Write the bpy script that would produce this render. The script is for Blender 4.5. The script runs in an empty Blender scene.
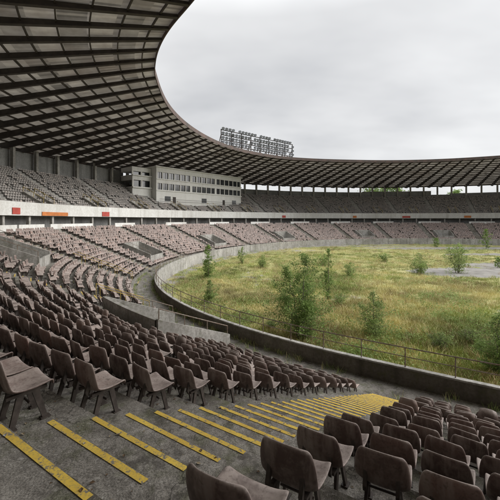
import bpy, math, random
import numpy as np
from mathutils import Vector, Matrix, noise as mnoise
random.seed(7); rng=np.random.default_rng(7)
S=bpy.context.scene
COL=S.collection
# ------------------------------------------------------------------ helpers
def obj(name,verts,faces,mats,parent=None,mi=None,smooth=False):
    me=bpy.data.meshes.new(name)
    me.from_pydata([tuple(v) for v in verts],[],[tuple(f) for f in faces])
    for m in (mats if isinstance(mats,(list,tuple)) else [mats]): me.materials.append(m)
    if mi is not None: me.polygons.foreach_set('material_index',mi)
    if smooth: me.polygons.foreach_set('use_smooth',[True]*len(me.polygons))
    me.update()
    o=bpy.data.objects.new(name,me); COL.objects.link(o)
    if parent: o.parent=parent
    return o
def empty(name):
    e=bpy.data.objects.new(name,None); COL.objects.link(e); return e
class MB:
    def __init__(s): s.v=[];s.f=[];s.m=[]
    def box8(s,p,m=0):
        b=len(s.v); s.v+= [tuple(q) for q in p]
        for f in ((0,3,2,1),(4,5,6,7),(0,1,5,4),(1,2,6,5),(2,3,7,6),(3,0,4,7)):
            s.f.append(tuple(b+i for i in f)); s.m.append(m)
    def obox(s,c,ax,ay,az,m=0):
        c=Vector(c);ax=Vector(ax);ay=Vector(ay);az=Vector(az)
        s.box8([c-ax-ay-az,c+ax-ay-az,c+ax+ay-az,c-ax+ay-az,c-ax-ay+az,c+ax-ay+az,c+ax+ay+az,c-ax+ay+az],m)
    def quad(s,a,b,c,d,m=0):
        n=len(s.v); s.v+=[tuple(a),tuple(b),tuple(c),tuple(d)]; s.f.append((n,n+1,n+2,n+3)); s.m.append(m)
    def tube(s,p0,p1,r0,r1=None,n=6,m=0):
        if r1 is None:r1=r0
        p0=Vector(p0);p1=Vector(p1);d=(p1-p0)
        if d.length<1e-6:return
        d.normalize(); a=d.orthogonal().normalized(); b2=d.cross(a)
        k=len(s.v)
        for p,r in((p0,r0),(p1,r1)):
            for i in range(n):
                t=2*math.pi*i/n; s.v.append(tuple(p+a*math.cos(t)*r+b2*math.sin(t)*r))
        for i in range(n):
            j=(i+1)%n; s.f.append((k+i,k+j,k+n+j,k+n+i)); s.m.append(m)
        s.f.append(tuple(k+n+i for i in range(n))); s.m.append(m)
        s.f.append(tuple(k+n-1-i for i in range(n))); s.m.append(m)
    def make(s,name,mats,parent=None,smooth=False):
        return obj(name,s.v,s.f,mats,parent,s.m,smooth)
# ------------------------------------------------------------------ materials
def N(nt,t,**k):
    n=nt.nodes.new(t)
    for a,b in k.items(): setattr(n,a,b)
    return n
def ramp(nt,fac,stops):
    r=N(nt,'ShaderNodeValToRGB'); nt.links.new(fac,r.inputs[0])
    e=r.color_ramp.elements
    e[0].position=stops[0][0]; e[0].color=(*stops[0][1],1)
    e[1].position=stops[-1][0]; e[1].color=(*stops[-1][1],1)
    for p,c in stops[1:-1]:
        x=e.new(p); x.color=(*c,1)
    return r.outputs[0]
def noise(nt,co,scale,detail=6,rough=.6,vec_scale=None):
    detail=min(detail,4)
    n=N(nt,'ShaderNodeTexNoise'); n.inputs['Scale'].default_value=scale; n.inputs['Detail'].default_value=detail; n.inputs['Roughness'].default_value=rough
    if vec_scale:
        m=N(nt,'ShaderNodeMapping'); m.inputs['Scale'].default_value=vec_scale; nt.links.new(co,m.inputs[0]); co=m.outputs[0]
    nt.links.new(co,n.inputs['Vector']); return n.outputs['Fac']
def mixc(nt,f,a,b,mode='MIX'):
    m=N(nt,'ShaderNodeMix',data_type='RGBA',blend_type=mode)
    for k,x in((0,f),(6,a),(7,b)):
        if isinstance(x,(int,float)): m.inputs[k].default_value=x
        elif isinstance(x,tuple): m.inputs[k].default_value=(*x,1)
        else: nt.links.new(x,m.inputs[k])
    return m.outputs[2]
def base(name):
    m=bpy.data.materials.new(name); m.use_nodes=True; nt=m.node_tree
    b=nt.nodes['Principled BSDF']; tc=N(nt,'ShaderNodeTexCoord')
    return m,nt,b,tc
def bump(nt,b,h,st,dist):
    n=N(nt,'ShaderNodeBump'); n.inputs['Strength'].default_value=st; n.inputs['Distance'].default_value=dist
    nt.links.new(h,n.inputs['Height']); nt.links.new(n.outputs[0],b.inputs['Normal'])
def mul(nt,a,k):
    n=N(nt,'ShaderNodeMath',operation='MULTIPLY'); nt.links.new(a,n.inputs[0])
    if isinstance(k,(int,float)): n.inputs[1].default_value=k
    else: nt.links.new(k,n.inputs[1])
    return n.outputs[0]
def concrete(name,dark,light,stain,sc=1.0,rough=.92,bst=.5,moss=0.0,near=False,st=.4):
    m,nt,b,tc=base(name); co=tc.outputs['Object']
    f1=noise(nt,co,.9*sc,8,.65); f2=noise(nt,co,9*sc,8,.7); f3=noise(nt,co,.22*sc,5,.6)
    c=ramp(nt,f1,[(.3,dark),(.68,light)])
    s=ramp(nt,f2,[(.42,(0,0,0)),(.62,(1,1,1))])
    c=mixc(nt,mul(nt,s,st),c,stain)
    s3=ramp(nt,f3,[(.45,(0,0,0)),(.65,(1,1,1))])
    c=mixc(nt,mul(nt,s3,st),c,stain)
    f5=noise(nt,co,1.0,6,.6,(2.2*sc,2.2*sc,.12*sc))
    c=mixc(nt,mul(nt,ramp(nt,f5,[(.5,(0,0,0)),(.7,(1,1,1))]),st*1.4),c,stain)
    if moss:
        f6=noise(nt,co,2.3*sc,7,.7); c=mixc(nt,mul(nt,ramp(nt,f6,[(.5,(0,0,0)),(.66,(1,1,1))]),moss),c,(.09,.1,.04))
    if near:
        f4=noise(nt,co,75*sc,3,.6)
        c=mixc(nt,.8,c,ramp(nt,f4,[(.35,(.25,.25,.25)),(.65,(.85,.85,.85))]),'OVERLAY')
        f7=noise(nt,co,22,4,.7); c=mixc(nt,ramp(nt,f7,[(.6,(0,0,0)),(.66,(.6,.6,.6))]),c,(.46,.44,.41))
        f9=noise(nt,co,1.7,4,.75); c=mixc(nt,ramp(nt,f9,[(.56,(0,0,0)),(.62,(.6,.6,.6))]),c,(.06,.053,.045))
        vo=N(nt,'ShaderNodeTexVoronoi',feature='DISTANCE_TO_EDGE'); vo.inputs['Scale'].default_value=.6
        wv=N(nt,'ShaderNodeVectorMath',operation='ADD'); nt.links.new(co,wv.inputs[0])
        nn_=N(nt,'ShaderNodeTexNoise'); nn_.inputs['Scale'].default_value=3.; nn_.inputs['Detail'].default_value=3; nt.links.new(co,nn_.inputs['Vector']); nt.links.new(nn_.outputs['Color'],wv.inputs[1])
        nt.links.new(wv.outputs[0],vo.inputs['Vector'])
        c=mixc(nt,ramp(nt,vo.outputs[0],[(.0,(.8,.8,.8)),(.008,(0,0,0))]),c,(.03,.027,.022))
    nt.links.new(c,b.inputs['Base Color']); b.inputs['Roughness'].default_value=rough
    b.inputs['Specular IOR Level'].default_value=.25
    if bst: bump(nt,b,f2,bst,.02)
    return m
M_stand=concrete('stand_concrete',(.18,.166,.148),(.36,.34,.31),(.085,.076,.065),1.2,moss=.55,near=True,st=.5)
M_standfar=concrete('upper_stand_concrete',(.28,.275,.26),(.42,.41,.39),(.13,.12,.11),.6,bst=0)
M_wall=concrete('wall_concrete',(.36,.35,.33),(.54,.52,.49),(.15,.14,.12),.8,moss=.35,st=.5)
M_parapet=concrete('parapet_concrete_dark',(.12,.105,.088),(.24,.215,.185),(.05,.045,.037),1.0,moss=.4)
M_white=concrete('weathered_white_paint',(.7,.7,.67),(.8,.8,.78),(.42,.4,.36),.35,bst=0,st=.35)
M_press=concrete('press_box_white_paint',(.76,.76,.73),(.84,.84,.82),(.5,.48,.44),.35,bst=0,st=.2)
M_back=concrete('back_wall_grey',(.24,.24,.235),(.36,.36,.35),(.12,.12,.115),.4,bst=0)
def simple(name,c,rough=.7,var=.35,sc=3.,metal=0,c2=None):
    m,nt,b,tc=base(name); f=noise(nt,tc.outputs['Object'],sc,4,.65)
    c2=c2 or tuple(x*(1-var) for x in c)
    nt.links.new(ramp(nt,f,[(.35,c2),(.65,c)]),b.inputs['Base Color']); b.inputs['Roughness'].default_value=rough; b.inputs['Metallic'].default_value=metal
    return m
M_steel=simple('roof_steel_dark',(.07,.058,.05),.75,.4,1.2)
M_rust=simple('rusty_fascia',(.12,.08,.068),.85,.5,.8,c2=(.065,.055,.05))
M_rail=simple('railing_metal',(.27,.235,.2),.6,.6,6.,c2=(.14,.08,.045))
M_glass=simple('dark_window_glass',(.04,.045,.05),.15,.5,.4)
M_leg=simple('seat_leg_metal',(.1,.08,.07),.6,.5,12.,c2=(.045,.035,.03))
M_lamp=simple('floodlight_housing',(.07,.07,.075),.5,.4,2.)
M_lens=simple('floodlight_lens',(.25,.27,.3),.2,.3,2.)
M_orange=simple('orange_board',(.65,.22,.06),.7,.3,1.)
M_red=simple('red_board',(.5,.08,.06),.7,.3,1.)
M_yrail=simple('yellow_rail_paint',(.55,.4,.1),.7,.5,2.)
def deckmat():
    m,nt,b,tc=base('roof_deck_corrugated'); co=tc.outputs['Object']
    at=N(nt,'ShaderNodeAttribute',attribute_name='pcol')
    f=noise(nt,co,.5,4,.65); f2=noise(nt,co,.09,4,.6)
    c=ramp(nt,f,[(.3,(.4,.37,.33)),(.7,(.62,.59,.54))])
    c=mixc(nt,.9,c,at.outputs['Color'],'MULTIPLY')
    c=mixc(nt,ramp(nt,f2,[(.48,(0,0,0)),(.68,(.55,.55,.55))]),c,(.2,.16,.125))
    nt.links.new(c,b.inputs['Base Color']); b.inputs['Roughness'].default_value=.8
    t=N(nt,'ShaderNodeBsdfTranslucent'); nt.links.new(c,t.inputs[0]); mx=N(nt,'ShaderNodeMixShader'); mx.inputs[0].default_value=.19
    nt.links.new(b.outputs[0],mx.inputs[1]); nt.links.new(t.outputs[0],mx.inputs[2]); nt.links.new(mx.outputs[0],nt.nodes['Material Output'].inputs[0])
    return m
M_deck=deckmat()
def paint():
    m,nt,b,tc=base('worn_yellow_paint'); co=tc.outputs['Object']
    f=noise(nt,co,14,8,.75); f2=noise(nt,co,2.2,6,.7); f3=noise(nt,co,60,4,.6)
    c=ramp(nt,f2,[(.3,(.7,.46,.06)),(.7,(.86,.62,.1))])
    c=mixc(nt,ramp(nt,f,[(.56,(0,0,0)),(.62,(1,1,1))]),c,(.22,.2,.17))
    c=mixc(nt,mul(nt,ramp(nt,f3,[(.45,(0,0,0)),(.65,(1,1,1))]),.4),c,(.3,.25,.15))
    nt.links.new(c,b.inputs['Base Color']); b.inputs['Roughness'].default_value=.85
    return m
M_yel=paint()
def seatmat(name,base_c,dust_c,amt,hi):
    m,nt,b,tc=base(name); co=tc.outputs['Object']
    oi=N(nt,'ShaderNodeObjectInfo'); geo=N(nt,'ShaderNodeNewGeometry')
    ad=N(nt,'ShaderNodeVectorMath',operation='ADD'); nt.links.new(co,ad.inputs[0])
    cx=N(nt,'ShaderNodeCombineXYZ'); mm=mul(nt,oi.outputs['Random'],57.); nt.links.new(mm,cx.inputs[0]); nt.links.new(cx.outputs[0],ad.inputs[1])
    f=noise(nt,ad.outputs[0],7,4,.7)
    v=ramp(nt,oi.outputs['Random'],[(0,(.62,.62,.62)),(.3,(.85,.85,.85)),(.6,(1,1,1)),(.9,(1.25,1.2,1.17)),(1,(1.6,1.52,1.45))])
    c=mixc(nt,1.,base_c,v,'MULTIPLY')
    sp=N(nt,'ShaderNodeSeparateXYZ'); nt.links.new(geo.outputs['Normal'],sp.inputs[0])
    up=ramp(nt,sp.outputs['Z'],[(.2,(.0,.0,.0)),(.8,(1,1,1))])
    d=mul(nt,up,ramp(nt,f,[(.3,(.3,.3,.3)),(.65,(1,1,1))]))
    c=mixc(nt,mul(nt,d,amt),c,dust_c)
    c=mixc(nt,mul(nt,ramp(nt,f,[(.46,(0,0,0)),(.7,(1,1,1))]),.4),c,dust_c)
    if hi:
        f2=noise(nt,ad.outputs[0],40,4,.6); f3=noise(nt,ad.outputs[0],3,4,.6,(3,3,.4))
        c=mixc(nt,mul(nt,ramp(nt,f2,[(.5,(0,0,0)),(.66,(1,1,1))]),.4),c,(.08,.06,.052))
        c=mixc(nt,mul(nt,ramp(nt,f3,[(.46,(0,0,0)),(.64,(1,1,1))]),.5),c,dust_c)
        f8=noise(nt,ad.outputs[0],12,4,.7); c=mixc(nt,ramp(nt,f8,[(.6,(0,0,0)),(.66,(.55,.55,.55))]),c,(.11,.085,.073))
        bump(nt,b,f2,.2,.003)
    nt.links.new(c,b.inputs['Base Color']); b.inputs['Roughness'].default_value=.55
    b.inputs['Specular IOR Level'].default_value=.35
    return m
M_seat=seatmat('faded_maroon_plastic',(.19,.132,.118),(.47,.40,.365),.8,True)
M_seatlo=seatmat('faded_maroon_plastic_worn',(.185,.135,.12),(.43,.37,.335),.8,False)
M_seatup=seatmat('faded_grey_plastic',(.27,.245,.23),(.46,.44,.41),.8,False)
# ------------------------------------------------------------------ stadium plan curve
R1,R2,R3=38.,70.,70.
a236=math.radians(236)
P180=np.array([-12.,47.5])
def n_(p): return np.array([np.cos(p),np.sin(p)])
P236=P180+R1*(n_(a236)-n_(math.pi))
Pr=P180+np.array([R2,R2])+np.array([R3,-R3])
A=np.array([[1.,-n_(a236)[0]],[1.,-(1+n_(a236)[1])]])
rhs=np.array([Pr[0]-P236[0],Pr[1]-P236[1]])
R4,R5=np.linalg.solve(A,rhs)
PH=np.radians(np.arange(0,720.01,.1))
deg=np.degrees(PH)%360
Rr=np.where(deg<90,R3,np.where(deg<180,R2,np.where(deg<236,R1,np.where(deg<270,R5,R4))))
dph=PH[1]-PH[0]
S0=np.concatenate([[0],np.cumsum(Rr[:-1]*dph)])
def P0(p):
    d=math.degrees(p)%360
    if d<90: c=P180+np.array([R2,R2])-np.array([0,R3]); r=R3
    elif d<180: c=P180+np.array([R2,0]); r=R2
    elif d<=236: c=P180+np.array([R1,0]); r=R1
    elif d<270: c=P236-R5*n_(a236); r=R5
    else: c=Pr-np.array([R4,0]); r=R4
    return c+r*n_(p)
def PT(p,d,z):
    q=P0(p)+d*n_(p); return (q[0],q[1],z)
def row_phis(pa,pb,d,pitch,margin):
    SS=S0+d*PH
    sa=np.interp(pa,PH,SS)+margin; sb=np.interp(pb,PH,SS)-margin
    if sb-sa<pitch: return []
    n=int((sb-sa)/pitch); off=(sb-sa-n*pitch)/2
    s=sa+off+pitch*(np.arange(n)+.5)
    return list(np.interp(s,SS,PH))
def row_phis_anch(pa,pb,d,pitch,margin):
    SS=S0+d*PH
    sa=np.interp(pa,PH,SS)+margin; sb=np.interp(pb,PH,SS)-margin
    n=int((sb-sa)/pitch); s=sb-pitch*(np.arange(n)+.5)
    return list(np.interp(s,SS,PH))
def rad(x): return math.radians(x)
def sweep(mb,prof,a,b,step,m=0,skip=None,closed=False):
    n=max(1,int(round((b-a)/step))); k=len(mb.v); L=len(prof)
    for i in range(n+1):
        p=rad(a+(b-a)*i/n)
        for (d,z) in prof: mb.v.append(PT(p,d,z))
    for i in range(n):
        ph=a+(b-a)*(i+.5)/n
        for j in range(L if closed else L-1):
            j2=(j+1)%L
            if skip and skip(ph,prof[j],prof[j2]): continue
            mb.f.append((k+i*L+j,k+(i+1)*L+j,k+(i+1)*L+j2,k+i*L+j2)); mb.m.append(m)
stadium=empty('stadium')
# ------------------------------------------------------------------ lower stand
D0,Z0,PIT,RISE,NR=1.6,1.2,.84,.35,17
ZTOP=Z0+RISE*NR
VOMS=[(219.5,227.5,1,6),(199.5,205.5,10,15),(172,176,3,8),(150,154,3,8),(126,130,3,8),(100,104,3,8),(78,82,3,8)]
prof=[(.25,Z0),(D0,Z0)]
for k in range(1,NR+1):
    d=D0+PIT*(k-1)+PIT
    prof+= [(d,Z0+RISE*(k-1)),(d,Z0+RISE*k)]
prof.append((27.,ZTOP))
def skipf(ph,a,b):
    for va,vb,k0,k1 in VOMS:
        if va<ph<vb and min(a[0],b[0])>=D0+PIT*k0-.01 and max(a[0],b[0])<=D0+PIT*k1+.01: return True
    return False
mb=MB(); sweep(mb,prof,0,360,.5,skip=skipf); mb.make('lower_stand_terraces',M_stand,stadium)
mb=MB(); sweep(mb,[(0,-.3),(0,2.0),(.25,2.0),(.25,Z0-.02)],0,360,.5); mb.make('pitch_wall_body',[M_wall],stadium)
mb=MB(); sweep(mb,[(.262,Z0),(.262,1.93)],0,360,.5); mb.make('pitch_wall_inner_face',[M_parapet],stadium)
mb=MB()
for z,r in((2.85,.028),(2.45,.02)):
    n=720
    for i in range(n):
        mb.tube(PT(rad(i*.5),.12,z),PT(rad(i*.5+.5),.12,z),r,n=5)
for p in row_phis(0,2*math.pi,.12,1.9,0):
    mb.tube(PT(p,.12,2.0),PT(p,.12,2.86),.026,n=5)
mb.make('pitch_railing',M_rail)
AIS=[237.0,213.5,194,180,168,156,144,132,120,108,96,84,72,60,48,36,24]
AISR=[243.6,250.,256.5,263]
allA=sorted(AIS+AISR)
mb=MB(); my=MB()
for a in allA:
    p=rad(a); n=n_(p); t=np.array([-n[1],n[0]]); o=P0(p)
    def L(u,d,z): q=o+n*d+t*u; return (q[0],q[1],z)
    w=.72
    for k in range(1,NR+1):
        d=D0+PIT*k; z=Z0+RISE*k
        mb.box8([L(-w,d-.42,z-RISE-.01),L(w,d-.42,z-RISE-.01),L(w,d+.02,z-RISE-.01),L(-w,d+.02,z-RISE-.01),
                 L(-w,d-.42,z-RISE/2),L(w,d-.42,z-RISE/2),L(w,d+.02,z-RISE/2),L(-w,d+.02,z-RISE/2)])
        for (dd,zz) in ((d,z),(d-.42,z-RISE/2)):
            if a<200 and random.random()<.5: continue
            j=random.uniform(-.006,.006); e=.66+random.uniform(-.02,.03)
            my.quad(L(-e,dd+.01+j,zz+.005),L(e,dd+.01-j,zz+.005),L(e,dd+.066,zz+.005),L(-e,dd+.066+j,zz+.005))
mb.make('aisle_steps',M_stand,stadium); my.make('step_nosing_paint',M_yel,stadium)
def radial_wall(mb,p,d0,d1,z00,z01,zb,th=.2,m=0):
    n=n_(p); t=np.array([-n[1],n[0]]); o=P0(p)
    def L(u,d,z): q=o+n*d+t*u; return (q[0],q[1],z)
    h=th/2
    mb.box8([L(-h,d0,zb),L(h,d0,zb),L(h,d1,zb),L(-h,d1,zb),L(-h,d0,z00),L(h,d0,z00),L(h,d1,z01),L(-h,d1,z01)],m)
vom=MB(); mb=MB()
for va,vb,k0,k1 in VOMS:
    pa,pb=rad(va),rad(vb); d0=D0+PIT*k0; d1=D0+PIT*k1; zA=Z0+RISE*(k0-1); zB=Z0+RISE*k1; zf=zA-1.0
    hh=1.15
    for p in(pa,pb): radial_wall(vom,p,d0-.1,d1+.1,zA+hh,zB+hh-.35,zf-.4)
    sweep(vom,[(d1,zf-.4),(d1,zB+hh-.36),(d1+.2,zB+hh-.36),(d1+.2,zB-.3)],va,vb,.5)
    sweep(vom,[(d0-.3,zf),(d1+.2,zf)],va,vb,.5)
    if k0>1: sweep(vom,[(d0-.1,zf-.1),(d0-.1,zA+.9),(d0+.05,zA+.9),(d0+.05,zf-.1)],va,vb,.5)
    for p in (pa,pb):
        for i in range(4): 
            d=d0+(d1-d0)*i/3; zz=zA+hh+(zB-.35-zA)*i/3
            mb.tube(PT(p,d,zz-.02),PT(p,d,zz+.45),.025,n=5)
        mb.tube(PT(p,d0,zA+hh+.45),PT(p,d1,zB+hh+.1),.025,n=5)
vom.make('vomitory_walls',M_wall,stadium); mb.make('vomitory_railing',M_rail)
mb=MB()
for a,kk in((213.5,range(1,6)),(194,range(1,9))):
    p=rad(a); n=n_(p); t=np.array([-n[1],n[0]]); o=P0(p)
    def L(u,d,z): q=o+n*d+t*u; return (q[0],q[1],z)
    for u in(-.8,.8):
        pts=[L(u,D0+PIT*k+.3,Z0+RISE*k) for k in kk]
        for q in pts[::2]: mb.tube(q,(q[0],q[1],q[2]+.95),.022,n=5)
        q,r_=pts[0],pts[-1]; mb.tube((q[0],q[1],q[2]+.95),(r_[0],r_[1],r_[2]+.95),.025,n=5)
mb.make('stair_handrail',M_yrail)
mb=MB()
segs=[(196,203),(187,194.4),(180.6,186.5),(172,179.4),(163,167.4),(150,155.4),(138,143.5),(126,131.5),(114,119.5),(102,107.5),(90,95.5),(78,83.5),(66,71.5)]
for a,b in segs:
    sweep(mb,[(17.2,ZTOP-.01),(17.2,ZTOP+.75),(17.38,ZTOP+.75),(17.38,ZTOP-.01)],a,b,.5)
    radial_wall(mb,rad(a),17.19,17.39,ZTOP+.76,ZTOP+.76,ZTOP-.01,.05); radial_wall(mb,rad(b),17.19,17.39,ZTOP+.76,ZTOP+.76,ZTOP-.01,.05)
mb.make('rear_low_wall',M_white,stadium)
# ------------------------------------------------------------------ upper stand
UD0,UZ0,UP,UR,UN=25.,10.6,.92,.52,17
prof=[(24.2,9.7),(24.2,UZ0),(UD0,UZ0)]
for k in range(1,UN+1):
    prof+=[(UD0+UP*k,UZ0+UR*(k-1)),(UD0+UP*k,UZ0+UR*k)]
UZT=UZ0+UR*UN; UDT=UD0+UP*UN
prof.append((44,UZT))
mb=MB(); sweep(mb,prof,0,360,.5); sweep(mb,[(24.2,9.7),(30,9.7),(44,UZT-.8)],0,360,1); mb.make('upper_stand_terraces',M_standfar,stadium)
mb=MB(); sweep(mb,[(24.0,9.2),(24.0,11.35),(24.18,11.35),(24.18,9.2)],0,360,.5,closed=True); mb.make('upper_stand_white_parapet',M_white,stadium)
mb=MB(); sweep(mb,[(27.,ZTOP-.2),(27.,9.8)],0,360,1); sweep(mb,[(44,0),(44,UZT-.4)],0,360,1); mb.make('concourse_back_wall',M_back,stadium)
mb=MB()
def column(mb,p,d,z0,z1,hw,hd):
    n=n_(p); t=np.array([-n[1],n[0]]); o=P0(p)+n*d
    mb.obox((o[0],o[1],(z0+z1)/2),(t[0]*hw,t[1]*hw,0),(n[0]*hd,n[1]*hd,0),(0,0,(z1-z0)/2))
for p in row_phis(0,2*math.pi,24.5,5.5,0): column(mb,p,24.75,ZTOP-.05,9.75,.22,.25)
mb.make('concourse_columns',M_wall,stadium)
knots=[(0,0),(68,0),(107,6),(126,12),(142,11.5),(158,7.5),(170,4.5),(178,2),(190,0),(207,-3),(236,-3),(300,0),(360,0)]
kx=np.array([k[0] for k in knots],float); ky=np.array([k[1] for k in knots],float)
xs=np.arange(-30,391,1.); ys=np.interp(xs%360,kx,ky)
ker=np.hanning(21); ker/=ker.sum(); ysm=np.convolve(ys,ker,'same')
def rimd(p): return float(np.interp(math.degrees(p)%360,xs[12:-12],ysm[12:-12]))
RZ,RO,RD=29.9,24.6,45.
def roofz(p,d):
    r=rimd(p); return RZ+(RO-RZ)*(d-r)/(RD-r)
mb=MB()
cols=row_phis(0,2*math.pi,41,5.8,0)
for p in cols:
    column(mb,p,UDT+1.2,UZT-.05,roofz(p,UDT+1.2)-.6,.3,.4)
mb.make('roof_columns',M_wall,stadium)
mb=MB()
def bw(a,b,zt): 
    sweep(mb,[(UDT+2.2,UZT-.1),(UDT+2.2,zt),(UDT+2.4,zt),(UDT+2.4,UZT-.1)],a,b,1)
bw(150,265,23.8); bw(265,360,21.0); bw(0,72,20.9); bw(76,92,22.2); bw(92,150,21.8); bw(72,76,20.4)
mb.make('upper_back_wall',M_back,stadium)
# ------------------------------------------------------------------ roof
fas=MB()
for i in range(720):
    a=rad(i*.5); b=rad(i*.5+.5)
    ra,rb=rimd(a),rimd(b)
    fas.quad(PT(a,ra-.05,RZ-.45),PT(b,rb-.05,RZ-.45),PT(b,rb-.05,RZ+.45),PT(a,ra-.05,RZ+.45))
    fas.quad(PT(a,ra+.08,RZ-.45),PT(a,ra+.08,RZ+.42),PT(b,rb+.08,RZ+.42),PT(b,rb+.08,RZ-.45))
    fas.quad(PT(a,ra-.05,RZ-.45),PT(a,ra+.08,RZ-.45),PT(b,rb+.08,RZ-.45),PT(b,rb-.05,RZ-.45))
    fas.quad(PT(a,ra-.05,RZ+.45),PT(b,rb-.05,RZ+.45),PT(b,rb+.08,RZ+.42),PT(a,ra+.08,RZ+.42))
    fas.quad(PT(a,RD,RO-.4),PT(a,RD,RO+.5),PT(b,RD,RO+.5),PT(b,RD,RO-.4))
fas.make('roof_edge_fascia',M_rust,stadium)
dv=[];df=[];pc=[]
NB=17
for i in range(0,720):
    a=rad(i*.5)
    strip=random.uniform(.85,1.03)
    for j in range(NB):
        t0=j/NB;t1=(j+1)/NB
        ra=rimd(a);rb=rimd(a+rad(.5))
        def q(p,r,t,h):
            d=r+.1+(RD-r-.1)*t; return PT(p,d,RZ+(RO-RZ)*t+h)
        w=.5
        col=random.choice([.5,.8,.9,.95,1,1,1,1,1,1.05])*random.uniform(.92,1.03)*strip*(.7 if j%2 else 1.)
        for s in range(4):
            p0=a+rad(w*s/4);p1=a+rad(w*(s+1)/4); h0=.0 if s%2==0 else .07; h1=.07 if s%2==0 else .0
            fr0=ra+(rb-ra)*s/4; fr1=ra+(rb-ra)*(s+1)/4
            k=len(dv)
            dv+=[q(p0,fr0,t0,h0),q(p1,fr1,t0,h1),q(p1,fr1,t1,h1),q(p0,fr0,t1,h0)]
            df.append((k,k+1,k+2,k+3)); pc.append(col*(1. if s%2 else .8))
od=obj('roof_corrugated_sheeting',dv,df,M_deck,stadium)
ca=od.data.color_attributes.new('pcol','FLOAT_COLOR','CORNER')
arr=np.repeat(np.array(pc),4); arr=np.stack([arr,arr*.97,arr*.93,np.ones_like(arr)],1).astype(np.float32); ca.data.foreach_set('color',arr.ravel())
mb=MB()
for p in row_phis(0,2*math.pi,22,4.1,0):
    r=rimd(p); n2=n_(p); t=np.array([-n2[1],n2[0]])
    def L(u,d,dz):
        q=P0(p)+n2*d+t*u; return (q[0],q[1],roofz(p,d)+dz)
    def seg(u,d0,d1,a0,b0,a1,b1):
        mb.box8([L(-u,d0,a0),L(u,d0,a0),L(u,d1,a1),L(-u,d1,a1),L(-u,d0,b0),L(u,d0,b0),L(u,d1,b1),L(-u,d1,b1)])
    dk=UDT+1.2
    seg(.05,r+.1,dk,-.38,-.06,-1.3,-.06); seg(.2,r+.1,dk,-.45,-.38,-1.4,-1.3)
    seg(.05,dk,RD,-1.3,-.06,-.5,-.06); seg(.2,dk,RD,-1.4,-1.3,-.6,-.5)
for fr in np.linspace(.04,.97,15):
    for i in range(180):
        a=rad(i*2);b=rad(i*2+2)
        def q(p,u,h):
            r=rimd(p); d=r+(RD-r)*fr+u; return PT(p,d,roofz(p,d)+h)
        mb.box8([q(a,-.07,-.32),q(b,-.07,-.32),q(b,.07,-.32),q(a,.07,-.32),q(a,-.07,-.05),q(b,-.07,-.05),q(b,.07,-.05),q(a,.07,-.05)])
mb.make('roof_girders_and_purlins',M_steel,stadium)
# ------------------------------------------------------------------ seats
def seat_mesh(name,hi,mat):
    pr=[(-.275,.735),(-.285,.70),(-.265,.58),(-.235,.46),(-.20,.385),(-.15,.35),(-.05,.335),(.06,.34),(.16,.355),(.205,.352),(.225,.31)]
    wd=[.165,.205,.235,.24,.235,.23,.235,.24,.235,.225,.21]
    if not hi: pr=[pr[i] for i in(0,2,3,5,8,10)]; wd=[.19,.235,.24,.23,.235,.21]
    nx=11 if hi else 5
    v=[];f=[]
    for i,((y,z),w) in enumerate(zip(pr,wd)):
        for j in range(nx):
            s=-1+2*j/(nx-1); c=abs(s)**3
            isback=z>.42; last=i==len(pr)-1
            yy=y+(.055*c if isback else (.03*c if z>.37 else 0))-(.03*c if last else 0)
            zz=z+((.045*c if not last else .02*c) if not isback else (-.03*c if i==0 else 0))
            v.append((s*w,yy,zz))
    for i in range(len(pr)-1):
        for j in range(nx-1):
            a=i*nx+j; f.append((a,a+nx,a+nx+1,a+1))
    me=bpy.data.meshes.new(name+'_shell'); me.from_pydata(v,[],f); 
    o=bpy.data.objects.new('tmp',me); COL.objects.link(o)
    m=o.modifiers.new('s','SOLIDIFY'); m.thickness=.022; m.offset=0
    if hi:
        m=o.modifiers.new('b','SUBSURF'); m.levels=1; m.render_levels=1
    dg=bpy.context.evaluated_depsgraph_get(); dg.update()
    em=bpy.data.meshes.new_from_object(o.evaluated_get(dg)); bpy.data.objects.remove(o)
    V=[tuple(x.co) for x in em.vertices]; F=[tuple(p.vertices) for p in em.polygons]
    M=MB(); M.v=V; M.f=F; M.m=[0]*len(F); ns=len(F)
    for sx in(-1,1):
        x=sx*.135; xb=sx*.15
        for y0,y1 in((.05,.13),(-.07,-.17)):
            M.box8([(xb-.014,y1-.024,.0),(xb+.014,y1-.024,.0),(xb+.014,y1+.024,.0),(xb-.014,y1+.024,.0),
                    (x-.014,y0-.035,.33),(x+.014,y0-.035,.33),(x+.014,y0+.035,.33),(x-.014,y0+.035,.33)],1)
        if hi:
            M.box8([(x-.02,-.2,.305),(x+.02,-.2,.305),(x+.02,.16,.305),(x-.02,.16,.305),(x-.02,-.2,.335),(x+.02,-.2,.335),(x+.02,.16,.335),(x-.02,.16,.335)],1)
            M.obox((xb,.13,.006),(.035,0,0),(0,.045,0),(0,0,.006),1)
            M.obox((xb,-.17,.006),(.035,0,0),(0,.045,0),(0,0,.006),1)
            M.obox((x,-.24,.46),(.016,0,0),(0,.012,-.03),(0,.03,.1),1)
    if hi: M.tube((-.145,0,.2),(.145,0,.2),.012,n=6,m=1)
    r=bpy.data.meshes.new(name); r.from_pydata(M.v,[],M.f); r.materials.append(mat); r.materials.append(M_leg)
    r.polygons.foreach_set('material_index',M.m); r.polygons.foreach_set('use_smooth',[i<ns for i in range(len(M.f))]); r.update()
    return r
seat_hi=seat_mesh('stadium_seat',True,M_seat); seat_lo=seat_mesh('seat_simple',False,M_seatlo); seat_up=seat_mesh('seat_upper',False,M_seatup)
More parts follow.
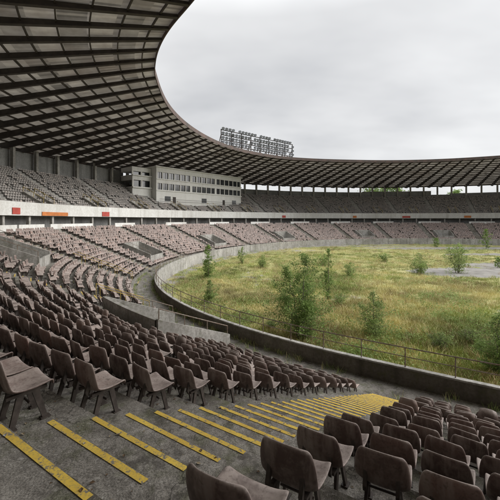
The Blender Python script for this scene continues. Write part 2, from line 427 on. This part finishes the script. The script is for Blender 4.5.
def instancer(name,pts,rots,scales,src):
    me=bpy.data.meshes.new(name); me.from_pydata(pts,[],[])
    a=me.attributes.new('rot','FLOAT_VECTOR','POINT'); a.data.foreach_set('vector',np.array(rots,np.float32).ravel())
    a=me.attributes.new('scl','FLOAT','POINT'); a.data.foreach_set('value',np.array(scales,np.float32))
    o=bpy.data.objects.new(name,me); COL.objects.link(o)
    g=bpy.data.node_groups.new(name+'_nodes','GeometryNodeTree')
    g.interface.new_socket('Geometry',in_out='INPUT',socket_type='NodeSocketGeometry'); g.interface.new_socket('Geometry',in_out='OUTPUT',socket_type='NodeSocketGeometry')
    gi=g.nodes.new('NodeGroupInput'); go=g.nodes.new('NodeGroupOutput')
    oi=g.nodes.new('GeometryNodeObjectInfo'); oi.inputs['Object'].default_value=src; oi.inputs['As Instance'].default_value=True
    ip=g.nodes.new('GeometryNodeInstanceOnPoints')
    r=g.nodes.new('GeometryNodeInputNamedAttribute'); r.data_type='FLOAT_VECTOR'; r.inputs['Name'].default_value='rot'
    s=g.nodes.new('GeometryNodeInputNamedAttribute'); s.data_type='FLOAT'; s.inputs['Name'].default_value='scl'
    er=g.nodes.new('FunctionNodeEulerToRotation')
    g.links.new(gi.outputs[0],ip.inputs['Points']); g.links.new(oi.outputs['Geometry'],ip.inputs['Instance'])
    g.links.new(r.outputs['Attribute'],er.inputs[0]); g.links.new(er.outputs[0],ip.inputs['Rotation']); g.links.new(s.outputs['Attribute'],ip.inputs['Scale'])
    g.links.new(ip.outputs[0],go.inputs[0])
    m=o.modifiers.new('inst','NODES'); m.node_group=g
    return o
CAMXY=np.array([-.1,-.25])
near=[];far=[]
def add_seats(a,b,rows,D,Z,pit,rise,boff,up,out,pitch=.55,margin=.95,miss=.03):
    for k in rows:
        d=D+pit*k+boff
        ph=(row_phis_anch if (b==237.0) else row_phis)(rad(a),rad(b),d,pitch,margin)
        for p in ph:
            g=math.degrees(p)
            if not up:
                bad=False
                for va,vb,k0,k1 in VOMS:
                    if va-.7<g<vb+.7 and k0-1<=k<=k1: bad=True
                if bad: continue
            if random.random()<miss: continue
            x,y,z=PT(p,d,Z+rise*k)
            out.append((x,y,z,p+math.pi/2))
low=[]
bl=[14]+allA
for a,b in zip(bl,bl[1:]):
    far_=b<170
    add_seats(a,b,range(1,NR),D0,Z0,PIT,RISE,.42,False,low,margin=.98 if not far_ else .9,miss=.025 if not far_ else .05)
for s in low:
    (near if (s[0]-CAMXY[0])**2+(s[1]-CAMXY[1])**2<9.5**2 else far).append(s)
for x,y,z,r in near:
    o=bpy.data.objects.new('stadium_seat',seat_hi); COL.objects.link(o); o.location=(x,y,z)
    o.rotation_euler=(random.gauss(0,.03),random.gauss(0,.022),r+random.gauss(0,.06))
src=bpy.data.objects.new('stadium_seat',seat_lo); COL.objects.link(src); x,y,z,r=far.pop(); src.location=(x,y,z); src.rotation_euler=(0,0,r)
instancer('lower_tier_seats',[s[:3] for s in far],[(random.gauss(0,.06)-(.5 if random.random()<.02 else 0),random.gauss(0,.045),s[3]+random.gauss(0,.08)) for s in far],[1.]*len(far),src)
ups=[]
uaisles=[24+9*i for i in range(27)]
ub=[14]+uaisles
for a,b in zip(ub,ub[1:]):
    add_seats(a,b,range(0,UN),UD0,UZ0,UP,UR,.48,True,ups,margin=.8,miss=.12,pitch=.56)
A_=np.array([-28.,98.]);B_=np.array([-2.5,127.5]); ex=(B_-A_)/np.linalg.norm(B_-A_); ey=np.array([-ex[1],ex[0]])
cen=np.array([58,47.5])
if np.dot(ey,(A_-cen))<0: ey=-ey
A_=A_+ey*2.2+ex*1.8
LBX=38.
def inbox(x,y):
    q=np.array([x,y])-A_; u=q@ex; v=q@ey; return (-1<u<LBX+1 and -.5<v<14) or (-7.5<u<=-1 and 1.2<v<14)
ups=[s for s in ups if not inbox(s[0],s[1])]
src=bpy.data.objects.new('stadium_seat',seat_up); COL.objects.link(src); x,y,z,r=ups.pop(); src.location=(x,y,z); src.rotation_euler=(0,0,r)
instancer('upper_tier_seats',[s[:3] for s in ups],[(0,0,s[3]+random.gauss(0,.03)) for s in ups],[1.]*len(ups),src)
mb=MB()
for a in uaisles:
    p=rad(a); n=n_(p); t=np.array([-n[1],n[0]]); o=P0(p)
    def L(u,d,z): q=o+n*d+t*u; return (q[0],q[1],z)
    for k in range(1,UN+1):
        d=UD0+UP*k; z=UZ0+UR*k
        mb.box8([L(-.6,d-.46,z-UR-.01),L(.6,d-.46,z-UR-.01),L(.6,d+.02,z-UR-.01),L(-.6,d+.02,z-UR-.01),L(-.6,d-.46,z-UR/2),L(.6,d-.46,z-UR/2),L(.6,d+.02,z-UR/2),L(-.6,d+.02,z-UR/2)])
mb.make('upper_aisle_steps',M_wall,stadium)
mb=MB();mr=MB()
for a in [x+4.5 for x in uaisles if 24<x<225]:
    p=rad(a)
    x,y,_=PT(p,28,0)
    if inbox(x,y): continue
    n=n_(p); t=np.array([-n[1],n[0]]); o=P0(p)
    def L(u,d,z): q=o+n*d+t*u; return (q[0],q[1],z)
    for u in(-1.3,1.3):
        mb.box8([L(u-.12,25.2,10.5),L(u+.12,25.2,10.5),L(u+.12,29.2,10.5),L(u-.12,29.2,10.5),L(u-.12,25.2,11.5),L(u+.12,25.2,11.5),L(u+.12,29.2,13.6),L(u-.12,29.2,13.6)])
        mr.tube(L(u,25.2,12.3),L(u,29.2,14.4),.05,n=5); 
        for d,z in((25.2,11.4),(27.2,12.5),(29.2,13.5)): mr.tube(L(u,d,z),L(u,d,z+.9),.04,n=5)
    mb.box8([L(-1.18,28.9,10.5),L(1.18,28.9,10.5),L(1.18,29.15,10.5),L(-1.18,29.15,10.5),L(-1.18,28.9,13.55),L(1.18,28.9,13.55),L(1.18,29.15,13.55),L(-1.18,29.15,13.55)])
mb.make('upper_vomitories',M_wall,stadium); mr.make('upper_vomitory_rails',M_yrail,stadium)
def board(a,b,d,z0,z1,mat):
    m=MB(); sweep(m,[(d,z0),(d,z1),(d+.05,z1),(d+.05,z0)],a,b,.5,closed=True); m.make('advertising_board',mat)
board(181.5,183,23.9,10.3,11.2,M_orange); board(170.5,174.5,23.9,9.25,9.9,M_orange); board(177.5,178.5,23.9,9.4,10.4,M_red)
board(163,164.4,23.9,9.3,10.3,M_red); board(98,99,23.9,9.4,10.3,M_orange); board(84,86,23.9,9.4,10.2,M_red); board(118,119,23.9,9.4,10.3,M_red); board(70,71.5,23.9,9.4,10.3,M_orange)
# ------------------------------------------------------------------ press box
pbx=empty('press_box')
def PB(u,v,z): q=A_+ex*u+ey*v; return (q[0],q[1],z)
def pbox(mb,u0,u1,v0,v1,z0,z1,m=0):
    mb.box8([PB(u0,v0,z0),PB(u1,v0,z0),PB(u1,v1,z0),PB(u0,v1,z0),PB(u0,v0,z1),PB(u1,v0,z1),PB(u1,v1,z1),PB(u0,v1,z1)],m)
mb=MB(); Lb=LBX
pbox(mb,0,Lb,0,9,12.2,17.4); pbox(mb,-.15,Lb+.15,-.25,9.1,17.4,17.8)
pbox(mb,0,Lb,.0,9,19.8,20.9); pbox(mb,-.15,Lb+.15,-.3,9.1,20.9,21.2)
pbox(mb,0,Lb,0,9,23.2,24.6); pbox(mb,-.4,Lb+.4,-.5,9.4,24.6,24.9)
WZ=((17.8,19.8),(21.2,23.2))
nu=17
for i in range(nu+1):
    u=Lb*i/nu; w=.14 if i not in(0,nu,6,11) else .45
    u0=max(0,u-w);u1=min(Lb,u+w)
    for z0,z1 in WZ: pbox(mb,u0,u1,.01,.4,z0,z1)
for z0,z1 in WZ:
    pbox(mb,0,.3,.4,8.9,z0,z1); pbox(mb,Lb-.3,Lb,.4,8.9,z0,z1)
pbox(mb,-6.5,-.16,2.4,9,13.2,18.0); pbox(mb,-6.6,-.16,1.9,9,18.0,18.4); pbox(mb,-6.5,-.16,2.4,9,20.4,21.6); pbox(mb,-6.6,-.16,1.9,9,21.6,21.9); pbox(mb,-6.5,-.16,2.6,9,23.0,24.3)
for u in(-6.5,-3.6,-.6): 
    pbox(mb,u,u+.4,2.42,2.8,18.4,20.4); pbox(mb,u,u+.4,2.62,3.,21.9,23.0)
mb.make('press_box_walls',M_press,pbx)
mb=MB()
for z0,z1 in WZ: pbox(mb,.3,Lb-.3,.3,.34,z0,z1)
pbox(mb,-6.1,-.2,3.2,3.3,18.4,20.4); pbox(mb,-6.1,-.2,3.3,3.4,21.9,23.)
mb.make('press_box_windows',M_glass,pbx)
mb=MB()
for i in range(nu*2+1):
    u=.2+(Lb-.4)*i/(nu*2); 
    for z0,z1 in WZ: pbox(mb,u-.03,u+.03,.22,.29,z0,z1)
pbox(mb,6,7.2,-.03,-.002,13.4,15.8); pbox(mb,28,29.2,-.03,-.002,13.4,15.8)
for z in(13.6,14.3): mb.tube(PB(.5,-1.0,z+.6),PB(Lb,-1.0,z+.6),.05,n=5)
mb.make('press_box_mullions_doors',M_steel,pbx)
mb=MB()
for u in(3,18,33): pbox(mb,u,u+2.2,-.03,-.002,14.4,15.9)
mb.make('press_box_lower_windows',M_glass,pbx)
# ------------------------------------------------------------------ floodlight rack on the roof
mb=MB()
pm=rad(130.2); r=rimd(pm)
fc=P0(pm)+n_(pm)*(r+3); nn=n_(pm); tt=np.array([-nn[1],nn[0]])
W=16.; zb=roofz(pm,r+3)-.6
def FL(u,v,z): q=fc+tt*u+nn*v; return (q[0],q[1],z)
for u in np.linspace(-W,W,9):
    mb.tube(FL(u,0,zb),FL(u,0,zb+7.6),.16); mb.tube(FL(u,3,zb-.3),FL(u,0,zb+6),.12)
for z in(zb+1.4,zb+3.0,zb+4.4,zb+5.9,zb+7.4):
    mb.tube(FL(-W,0,z),FL(W,0,z),.15); 
for i,u in enumerate(np.linspace(-W,W,25)[:-1]):
    u2=u+2*W/24
    mb.tube(FL(u,0,zb+(1.4 if i%2 else 3.0)),FL(u2,0,zb+(3.0 if i%2 else 1.4)),.1)
for z in(zb+3.6,zb+5.0,zb+6.4,zb+7.8):
    for u in np.linspace(-W+.4,W-.4,25):
        if random.random()<.08: continue
        c=Vector(FL(u,-.45,z)); dirv=Vector((-nn[0]+random.gauss(0,.15),-nn[1],-.75+random.gauss(0,.1))).normalized()
        mb.tube(c-dirv*.35,c+dirv*.25,.28,.52,8,1)
        mb.tube(c+dirv*.25,c+dirv*.28,.47,.47,8,2)
        mb.tube(c,Vector(FL(u,0,z-.5)),.06,n=4)
mb.make('floodlight_rack',[M_steel,M_lamp,M_lens])
# ------------------------------------------------------------------ ground and field
def groundmat():
    m,nt,b,tc=base('field_ground'); co=tc.outputs['Object']
    at=N(nt,'ShaderNodeAttribute',attribute_name='bare')
    f=noise(nt,co,.06,6,.6); f2=noise(nt,co,.5,8,.7); f3=noise(nt,co,6,6,.7)
    g=ramp(nt,f,[(.38,(.22,.24,.08)),(.5,(.34,.32,.13)),(.62,(.44,.4,.19))])
    g=mixc(nt,ramp(nt,f2,[(.4,(0,0,0)),(.65,(.7,.7,.7))]),g,(.2,.21,.08))
    g=mixc(nt,mul(nt,ramp(nt,f3,[(.4,(0,0,0)),(.7,(1,1,1))]),.4),g,(.15,.14,.08))
    ba=mixc(nt,ramp(nt,f2,[(.35,(0,0,0)),(.65,(1,1,1))]),(.18,.17,.155),(.3,.285,.265))
    ad=N(nt,'ShaderNodeMath',operation='ADD'); nt.links.new(at.outputs['Fac'],ad.inputs[0]); nt.links.new(f2,ad.inputs[1])
    k=ramp(nt,ad.outputs[0],[(.88,(0,0,0)),(.98,(1,1,1))])
    c=mixc(nt,k,g,ba)
    nt.links.new(c,b.inputs['Base Color']); b.inputs['Roughness'].default_value=.95; b.inputs['Specular IOR Level'].default_value=.15
    return m
M_field=groundmat()
M_ground=simple('outer_ground_asphalt',(.14,.14,.13),.9,.4,.2)
o=obj('ground',[(-1500,-1500,-.05),(1500,-1500,-.05),(1500,1500,-.05),(-1500,1500,-.05)],[(0,1,2,3)],M_ground)
phs=np.radians(np.arange(0,360,2.)); NN=np.stack([np.cos(phs),np.sin(phs)],1); HH=np.array([P0(p)@n_(p) for p in phs])
def sd(x,y):
    P=np.stack([x,y],-1); return (P@NN.T-HH).max(-1)
PATCH=[(37,54,12,6,.75),(52,62,14,5,.75),(75,100,45,5,.75),(12,92,10,4,.4),(62,82,18,3.5,.55),(40,108,22,2.2,.7),(1,50,4,9,.35),(10,36,3.5,1.6,.4),(24,30,4,1.5,.4)]
def bare(x,y):
    v=np.zeros_like(x)
    for cx,cy,ax,ay,s in PATCH:
        q=((x-cx)/ax)**2+((y-cy)/ay)**2
        v=np.maximum(v,s*np.clip(1.4-q,0,1))
    d=sd(x,y)
    v=np.maximum(v,np.clip((d+3.5)/1.5,0,1)*.45)
    return v
gx=np.arange(-16,134,1.); gy=np.arange(-40,122,1.)
X,Y=np.meshgrid(gx,gy); D=sd(X,Y)
zz=0.03*np.sin(X*.3)*np.cos(Y*.23)
vv=[(x,y,z) for x,y,z in zip(X.ravel(),Y.ravel(),zz.ravel())]
W_=len(gx); ff=[]
for j in range(len(gy)-1):
    for i in range(W_-1):
        if D[j,i]<1.7 : ff.append((j*W_+i,j*W_+i+1,(j+1)*W_+i+1,(j+1)*W_+i))
of=obj('field',vv,ff,M_field)
ca=of.data.attributes.new('bare','FLOAT','POINT'); ca.data.foreach_set('value',bare(X,Y).ravel().astype(np.float32))
def leafmat(name,c1,c2,trans=.3,sc=.35,lo=.6,hi=1.3):
    m,nt,b,tc=base(name); geo=N(nt,'ShaderNodeNewGeometry')
    f=noise(nt,geo.outputs['Position'],sc,3,.6)
    c=mixc(nt,geo.outputs['Random Per Island'],c1,c2)
    c=mixc(nt,.85,c,ramp(nt,f,[(.35,(lo,lo,lo)),(.65,(hi,hi,hi*.96))]),'MULTIPLY')
    nt.links.new(c,b.inputs['Base Color']); b.inputs['Roughness'].default_value=.75; b.inputs['Specular IOR Level'].default_value=.15
    if trans:
        t=N(nt,'ShaderNodeBsdfTranslucent'); nt.links.new(c,t.inputs[0]); mx=N(nt,'ShaderNodeMixShader'); mx.inputs[0].default_value=trans
        nt.links.new(b.outputs[0],mx.inputs[1]); nt.links.new(t.outputs[0],mx.inputs[2]); nt.links.new(mx.outputs[0],nt.nodes['Material Output'].inputs[0])
    return m
M_straw=leafmat('dry_grass_blades',(.7,.62,.36),(.52,.47,.21),0,.15,.5,1.25)
M_green=leafmat('green_grass_blades',(.24,.31,.09),(.46,.47,.18),0,.15,.5,1.25)
M_brown=leafmat('withered_weed_stems',(.32,.2,.12),(.42,.34,.2),0,.3)
M_leaf=leafmat('tree_leaves',(.16,.25,.075),(.3,.4,.14),.35,.9)
M_leaf2=leafmat('willow_leaves',(.2,.29,.095),(.34,.42,.16),.3,.9)
M_bark=simple('tree_bark',(.2,.17,.14),.9,.5,8)
def clump(name,nb,h0,h1,rad_,w,mat):
    v=[];f=[]
    for i in range(nb):
        a=random.uniform(0,6.28); r=rad_*math.sqrt(random.random()); x,y=r*math.cos(a),r*math.sin(a)
        h=random.uniform(h0,h1); la=random.uniform(0,6.28); l=h*random.uniform(.2,.9); wa=random.uniform(0,3.14); wx,wy=math.cos(wa)*w,math.sin(wa)*w
        k=len(v); dx,dy=math.cos(la)*l,math.sin(la)*l
        v+=[(x-wx,y-wy,-.02),(x+wx,y+wy,-.02),(x+dx*.4+wx*.7,y+dy*.4+wy*.7,h*.6),(x+dx*.4-wx*.7,y+dy*.4-wy*.7,h*.6),(x+dx,y+dy,h)]
        f+=[(k,k+1,k+2,k+3),(k+3,k+2,k+4)]
    me=bpy.data.meshes.new(name); me.from_pydata(v,[],f); me.materials.append(mat); return me
def weedclump(name,nb,h,rad_,ls,mat):
    v=[];f=[]
    for i in range(nb):
        p=Vector((random.gauss(0,rad_*.5),random.gauss(0,rad_*.5),abs(random.gauss(h*.45,h*.3)))); u=Vector((random.gauss(0,1),random.gauss(0,1),random.gauss(.3,.6))).normalized(); w=u.orthogonal().normalized(); l=ls*random.uniform(.6,1.3)
        k=len(v); v+=[tuple(p),tuple(p+u*l*.5+w*l*.22),tuple(p+u*l),tuple(p+u*l*.5-w*l*.22)]; f.append((k,k+1,k+2,k+3))
    me=bpy.data.meshes.new(name); me.from_pydata(v,[],f); me.materials.append(mat); return me
def scatter(name,me,n,rmin,rmax,smin,smax,maskf,srcname):
    r=np.exp(rng.uniform(math.log(rmin),math.log(rmax),n)); th=rng.uniform(rad(-40),rad(55),n)
    x=r*np.sin(th); y=r*np.cos(th)
    ok=(sd(x,y)<-.3)
    x=x[ok];y=y[ok]
    ok=rng.random(len(x))<maskf(x,y)
    x=x[ok];y=y[ok]
    pts=[(a,b,0.) for a,b in zip(x,y)]
    s0=bpy.data.objects.new(srcname,me); COL.objects.link(s0); s0.location=(*pts[-1][:2],0); pts=pts[:-1]
    rots=[(random.gauss(0,.08),random.gauss(0,.08),random.uniform(0,6.28)) for _ in pts]
    sc=list(rng.uniform(smin,smax,len(pts)))
    return instancer(name,pts,rots,sc,s0)
def fn(x,y,s,seed):
    return np.array([mnoise.fractal(Vector((a*s,b*s,seed)),.7,2.,4) for a,b in zip(x,y)])
g1=clump('dry_grass_tuft',34,.08,.32,.5,.012,M_straw); g2=clump('green_grass_tuft',34,.07,.28,.5,.014,M_green)
g3=clump('tall_weed_tuft',22,.35,.75,.4,.013,M_straw)
g4=weedclump('leafy_weed_clump',70,.6,.6,.12,M_leaf2); g5=clump('withered_weed_tuft',20,.2,.6,.4,.014,M_brown)
def m1(x,y): return np.clip(1.05-bare(x,y)*1.8,.02,1)*np.clip(.62+fn(x,y,.07,3)*2.6,.05,1)
def m2(x,y): return np.clip(1.1-bare(x,y)*1.7,.03,1)*np.clip(.42-fn(x,y,.07,3)*2.6,.06,1)
def m3(x,y): return np.clip(.8-bare(x,y)*1.6,.02,1)*np.clip(fn(x,y,.15,9)*2.5,0.02,1)
def m4(x,y): return np.clip(.8-bare(x,y)*1.2,.05,1)*np.clip(.1+fn(x,y,.12,17)*2.6,0.02,1)
def m5(x,y): return np.clip(.8-bare(x,y)*1.0,.05,1)*np.clip(.05+fn(x,y,.12,27)*2.4,0.02,1)
scatter('dry_grass',g1,27000,14,135,.7,1.5,m1,'dry_grass_tuft'); scatter('green_grass',g2,25000,14,135,.7,1.5,m2,'green_grass_tuft')
scatter('tall_weeds',g3,6000,14,135,.7,1.3,m3,'tall_weed_tuft')
scatter('leafy_weeds',g4,6500,14,135,.6,1.6,m4,'leafy_weed_clump'); scatter('withered_weeds',g5,7000,14,135,.7,1.4,m5,'withered_weed_tuft')
# ---- trees
def tree(name,x,y,h,w,nl,mat,ls,seed,cone=.6,base_f=.04,z=0.,stems=1):
    R=random.Random(seed); mb=MB(); tips=[]
    for si in range(stems):
        hh=h*(1 if si==0 else R.uniform(.45,.85)); ang=2.4*si+R.uniform(-.5,.5); off=0 if si==0 else R.uniform(.18,.34)*w
        sx,sy=off*math.cos(ang),off*math.sin(ang); ww=w*(1 if stems==1 else .72)
        tr=.009*hh+.01; pts=[Vector((sx*.25,sy*.25,-.05))]
        nseg=7
        for i in range(1,nseg+1):
            pts.append(Vector((sx*(.25+.75*i/nseg)+R.gauss(0,.008*hh)*i**.5,sy*(.25+.75*i/nseg)+R.gauss(0,.008*hh)*i**.5,hh*.95*i/nseg)))
        for i in range(nseg): mb.tube(pts[i],pts[i+1],tr*(1-i/nseg)+.006,tr*(1-(i+1)/nseg)+.005,6,0)
        nb=int(14+hh*4)
        for i in range(nb):
            t=base_f+(1-base_f)*(i+.5)/nb; k=min(nseg-1,int(t*nseg)); fr=t*nseg-k
            p=pts[k].lerp(pts[k+1],min(1,fr)); a=i*2.4+R.uniform(-.5,.5)
            env=(math.sin(min(1,(t+.12)/(1-cone+.12))*math.pi/2) if t<1-cone else ((1-t)/cone)**.75*.95+.08)
            L=ww*.5*env*R.uniform(.5,1.5)
            d=Vector((math.cos(a),math.sin(a),R.uniform(.15,.8))); d.normalize()
            q=p+d*L; mid=p+d*L*.5+Vector((0,0,-.03*L)); mb.tube(p,mid,tr*.3*(1-t*.6)+.004,.007,4,0); mb.tube(mid,q,.007,.003,4,0)
            for s in range(6):
                f=R.uniform(.2,1.05); b0=p+d*L*f; sd_=Vector((R.gauss(0,1),R.gauss(0,1),R.gauss(.3,.6))).normalized()*L*R.uniform(.12,.35)
                mb.tube(b0,b0+sd_,.005,.002,3,0); tips.append((b0,b0+sd_))
    for i in range(nl):
        a,b=R.choice(tips); p=a.lerp(b,R.uniform(.1,1.15))+Vector((R.gauss(0,1),R.gauss(0,1),R.gauss(0,1)))*(.026*w)
        u=Vector((R.gauss(0,1),R.gauss(0,1),R.gauss(0,.7))).normalized(); vv=u.orthogonal().normalized()
        vv=(Matrix.Rotation(R.uniform(0,6.28),3,u)@vv); s=ls*R.uniform(.6,1.3)
        mb.quad(p,p+u*s*.5+vv*s*.3,p+u*s,p+u*s*.5-vv*s*.3,1)
    o=mb.make(name,[M_bark,mat]); o.location=(x,y,z); return o
H=8.5;F=333.
def place(px,py): 
    Yd=H*F/(py-220.); return ((px-250)/F*Yd,Yd)
T=[('sapling_tree',303,341,87,64,15000,M_leaf,.12,.62,5),('sapling_tree',328,300,52,20,2400,M_leaf,.13,.6,2),
   ('poplar_sapling',208,279,34,17,2400,M_leaf,.18,.5,2),('willow_shrub',208,305,25,20,2300,M_leaf2,.12,.5,3),
   ('willow_shrub',373,338,46,42,4800,M_leaf2,.1,.5,4),('willow_shrub',420,274,20,26,2600,M_leaf2,.16,.4,4),
   ('willow_shrub',458,273,29,28,3200,M_leaf2,.18,.5,4),('sapling_tree',499,376,60,44,5600,M_leaf,.1,.5,4),
   ('birch_sapling',486,249,20,9,1000,M_leaf,.3,.6,1),('willow_shrub',436,247,9,9,600,M_leaf,.3,.4,1),('willow_shrub',350,277,14,18,1300,M_leaf2,.15,.5,3),
   ('willow_shrub',262,268,13,13,900,M_leaf2,.17,.5,3),('birch_sapling',242,264,17,11,900,M_leaf2,.17,.5,2),('willow_shrub',324,266,12,14,900,M_leaf2,.17,.5,3),
   ('willow_shrub',385,262,8,13,700,M_leaf2,.2,.4,2),
   ('willow_shrub',498,268,10,9,600,M_leaf,.2,.4,1),
   ('willow_shrub',560,330,50,40,1800,M_leaf2,.14,.5,2),('sapling_tree',600,290,50,30,1500,M_leaf,.2,.5,1),
   ('willow_shrub',284,302,15,18,1200,M_leaf2,.1,.4,3),('willow_shrub',440,350,15,30,2200,M_leaf2,.08,.4,4),
   ('willow_shrub',340,305,11,18,1100,M_leaf2,.1,.4,3),('willow_shrub',473,345,14,26,1800,M_leaf2,.08,.4,4),('willow_shrub',272,330,10,18,1200,M_leaf2,.08,.4,3)]
for i,(nm,px,py,hp,wp,nl,mt,ls,cone,st_) in enumerate(T):
    x,y=place(px,py); k=y/F
    tree(nm,x,y,hp*k*1.03,wp*k*1.1,nl,mt,ls,100+i,cone,stems=st_)
for i,(px,d,h) in enumerate([(372,185,33),(384,190,34),(396,186,31),(236,205,26),(455,200,27),(340,200,25)]):
    tree('distant_tree',(px-250)/F*d,d,h,14,3500,M_leaf,.9,500+i,.4,.15)
# ---- litter and weeds on the near steps
mb=MB(); R=random.Random(11)
for i in range(3600):
    k=R.randint(6,16); d=D0+PIT*k+R.choice([R.uniform(.03,.8),R.uniform(.66,.82)]); p=rad(237+R.gauss(0,2.2)); x,y,z=PT(p,d,Z0+RISE*k+.006)
    dd=(d-D0)/PIT-k
    if abs((p-rad(237))*(R5+d))<.73 and dd>.5: z+=RISE/2
    s=R.uniform(.006,.026); a=R.uniform(0,6.28); c,s2=math.cos(a)*s,math.sin(a)*s
    mb.quad((x-c,y-s2,z),(x+s2*.6,y-c*.6,z+R.uniform(0,.008)),(x+c,y+s2,z+.001),(x-s2*.6,y+c*.6,z+R.uniform(0,.008)),R.choice([0,0,1,2]))
mb.make('dead_leaves_litter',[simple('dead_leaf',(.16,.1,.055),.9),simple('dry_leaf_pale',(.36,.29,.19),.9),M_wall])
mb=MB()
def tuft(x,y,z,n,l0,l1,sp):
    for j in range(n):
        a=R.uniform(0,6.28); l=R.uniform(l0,l1); b=Vector((x+R.gauss(0,sp),y+R.gauss(0,sp),z)); tq=b+Vector((math.cos(a)*l*.6,math.sin(a)*l*.6,l)); s=Vector((-math.sin(a),math.cos(a),0))*(.004+.02*l)
        mb.quad(b-s,b+s,tq+s*.4,tq-s*.4,R.choice([0,0,1]))
for i in range(90):
    k=R.randint(4,16); d=D0+PIT*k+PIT-.03; p=rad(237+R.gauss(0,3.)); 
    z0=Z0+RISE*k+(RISE/2 if abs((p-rad(237))*(R5+d))<.75 else 0)
    x,y,z=PT(p,d,z0); tuft(x,y,z,R.randint(6,18),.03,.11,.03)
for i in range(520):
    p=rad(R.uniform(160,262)); d=R.choice([R.uniform(.3,.5),R.uniform(2.2,2.4),R.uniform(.4,2.3)]); x,y,z=PT(p,d,Z0); tuft(x,y,z,R.randint(8,22),.08,.34,.1)
for i in range(260):
    k=R.randint(2,15); p=rad(R.uniform(165,255)); x,y,z=PT(p,D0+PIT*(k+1)-.04,Z0+RISE*k)
    tuft(x,y,z,R.randint(6,14),.05,.2,.06)
mb.make('step_weeds',[M_leaf2,M_straw])
# ------------------------------------------------------------------ world / light
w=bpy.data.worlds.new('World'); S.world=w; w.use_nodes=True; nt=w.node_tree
bg=nt.nodes['Background']; tc=N(nt,'ShaderNodeTexCoord')
EL,AZ=27,86
sky=N(nt,'ShaderNodeTexSky',sky_type='NISHITA'); sky.sun_disc=False; sky.sun_elevation=rad(EL); sky.sun_rotation=rad(AZ)
sp=N(nt,'ShaderNodeSeparateXYZ'); nt.links.new(tc.outputs['Generated'],sp.inputs[0])
ab=N(nt,'ShaderNodeMath',operation='ABSOLUTE'); nt.links.new(sp.outputs[2],ab.inputs[0])
az=N(nt,'ShaderNodeMath',operation='ADD'); nt.links.new(ab.outputs[0],az.inputs[0]); az.inputs[1].default_value=.28
dv_=N(nt,'ShaderNodeVectorMath',operation='DIVIDE'); nt.links.new(tc.outputs['Generated'],dv_.inputs[0]); cb=N(nt,'ShaderNodeCombineXYZ')
for i in range(3): nt.links.new(az.outputs[0],cb.inputs[i])
nt.links.new(cb.outputs[0],dv_.inputs[1])
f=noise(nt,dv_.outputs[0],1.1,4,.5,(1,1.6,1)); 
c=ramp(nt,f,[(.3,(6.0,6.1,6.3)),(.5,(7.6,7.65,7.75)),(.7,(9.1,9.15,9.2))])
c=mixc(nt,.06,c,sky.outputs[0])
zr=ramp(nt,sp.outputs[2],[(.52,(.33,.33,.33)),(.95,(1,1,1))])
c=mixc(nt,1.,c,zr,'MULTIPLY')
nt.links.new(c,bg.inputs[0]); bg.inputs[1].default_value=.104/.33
sl=bpy.data.lights.new('sun','SUN'); sl.energy=4.4; sl.angle=rad(60); sl.color=(1,.975,.94)
so=bpy.data.objects.new('sun',sl); COL.objects.link(so)
el=rad(EL); azm=rad(AZ)
dirv=Vector((math.sin(azm)*math.cos(el),math.cos(azm)*math.cos(el),math.sin(el)))
so.rotation_euler=dirv.to_track_quat('Z','Y').to_euler()
# ------------------------------------------------------------------ camera
cd=bpy.data.cameras.new('camera'); cd.lens=24; cd.sensor_width=36; cd.shift_y=-.06; cd.clip_end=5000; cd.clip_start=.05
co=bpy.data.objects.new('camera',cd); COL.objects.link(co); co.location=(CAMXY[0],CAMXY[1],8.5); co.rotation_euler=(rad(90),0,0)
S.camera=co
S.view_settings.view_transform='Standard'; S.view_settings.look='None'; S.view_settings.exposure=0
print('near',len(near),'far',len(far),'ups',len(ups))
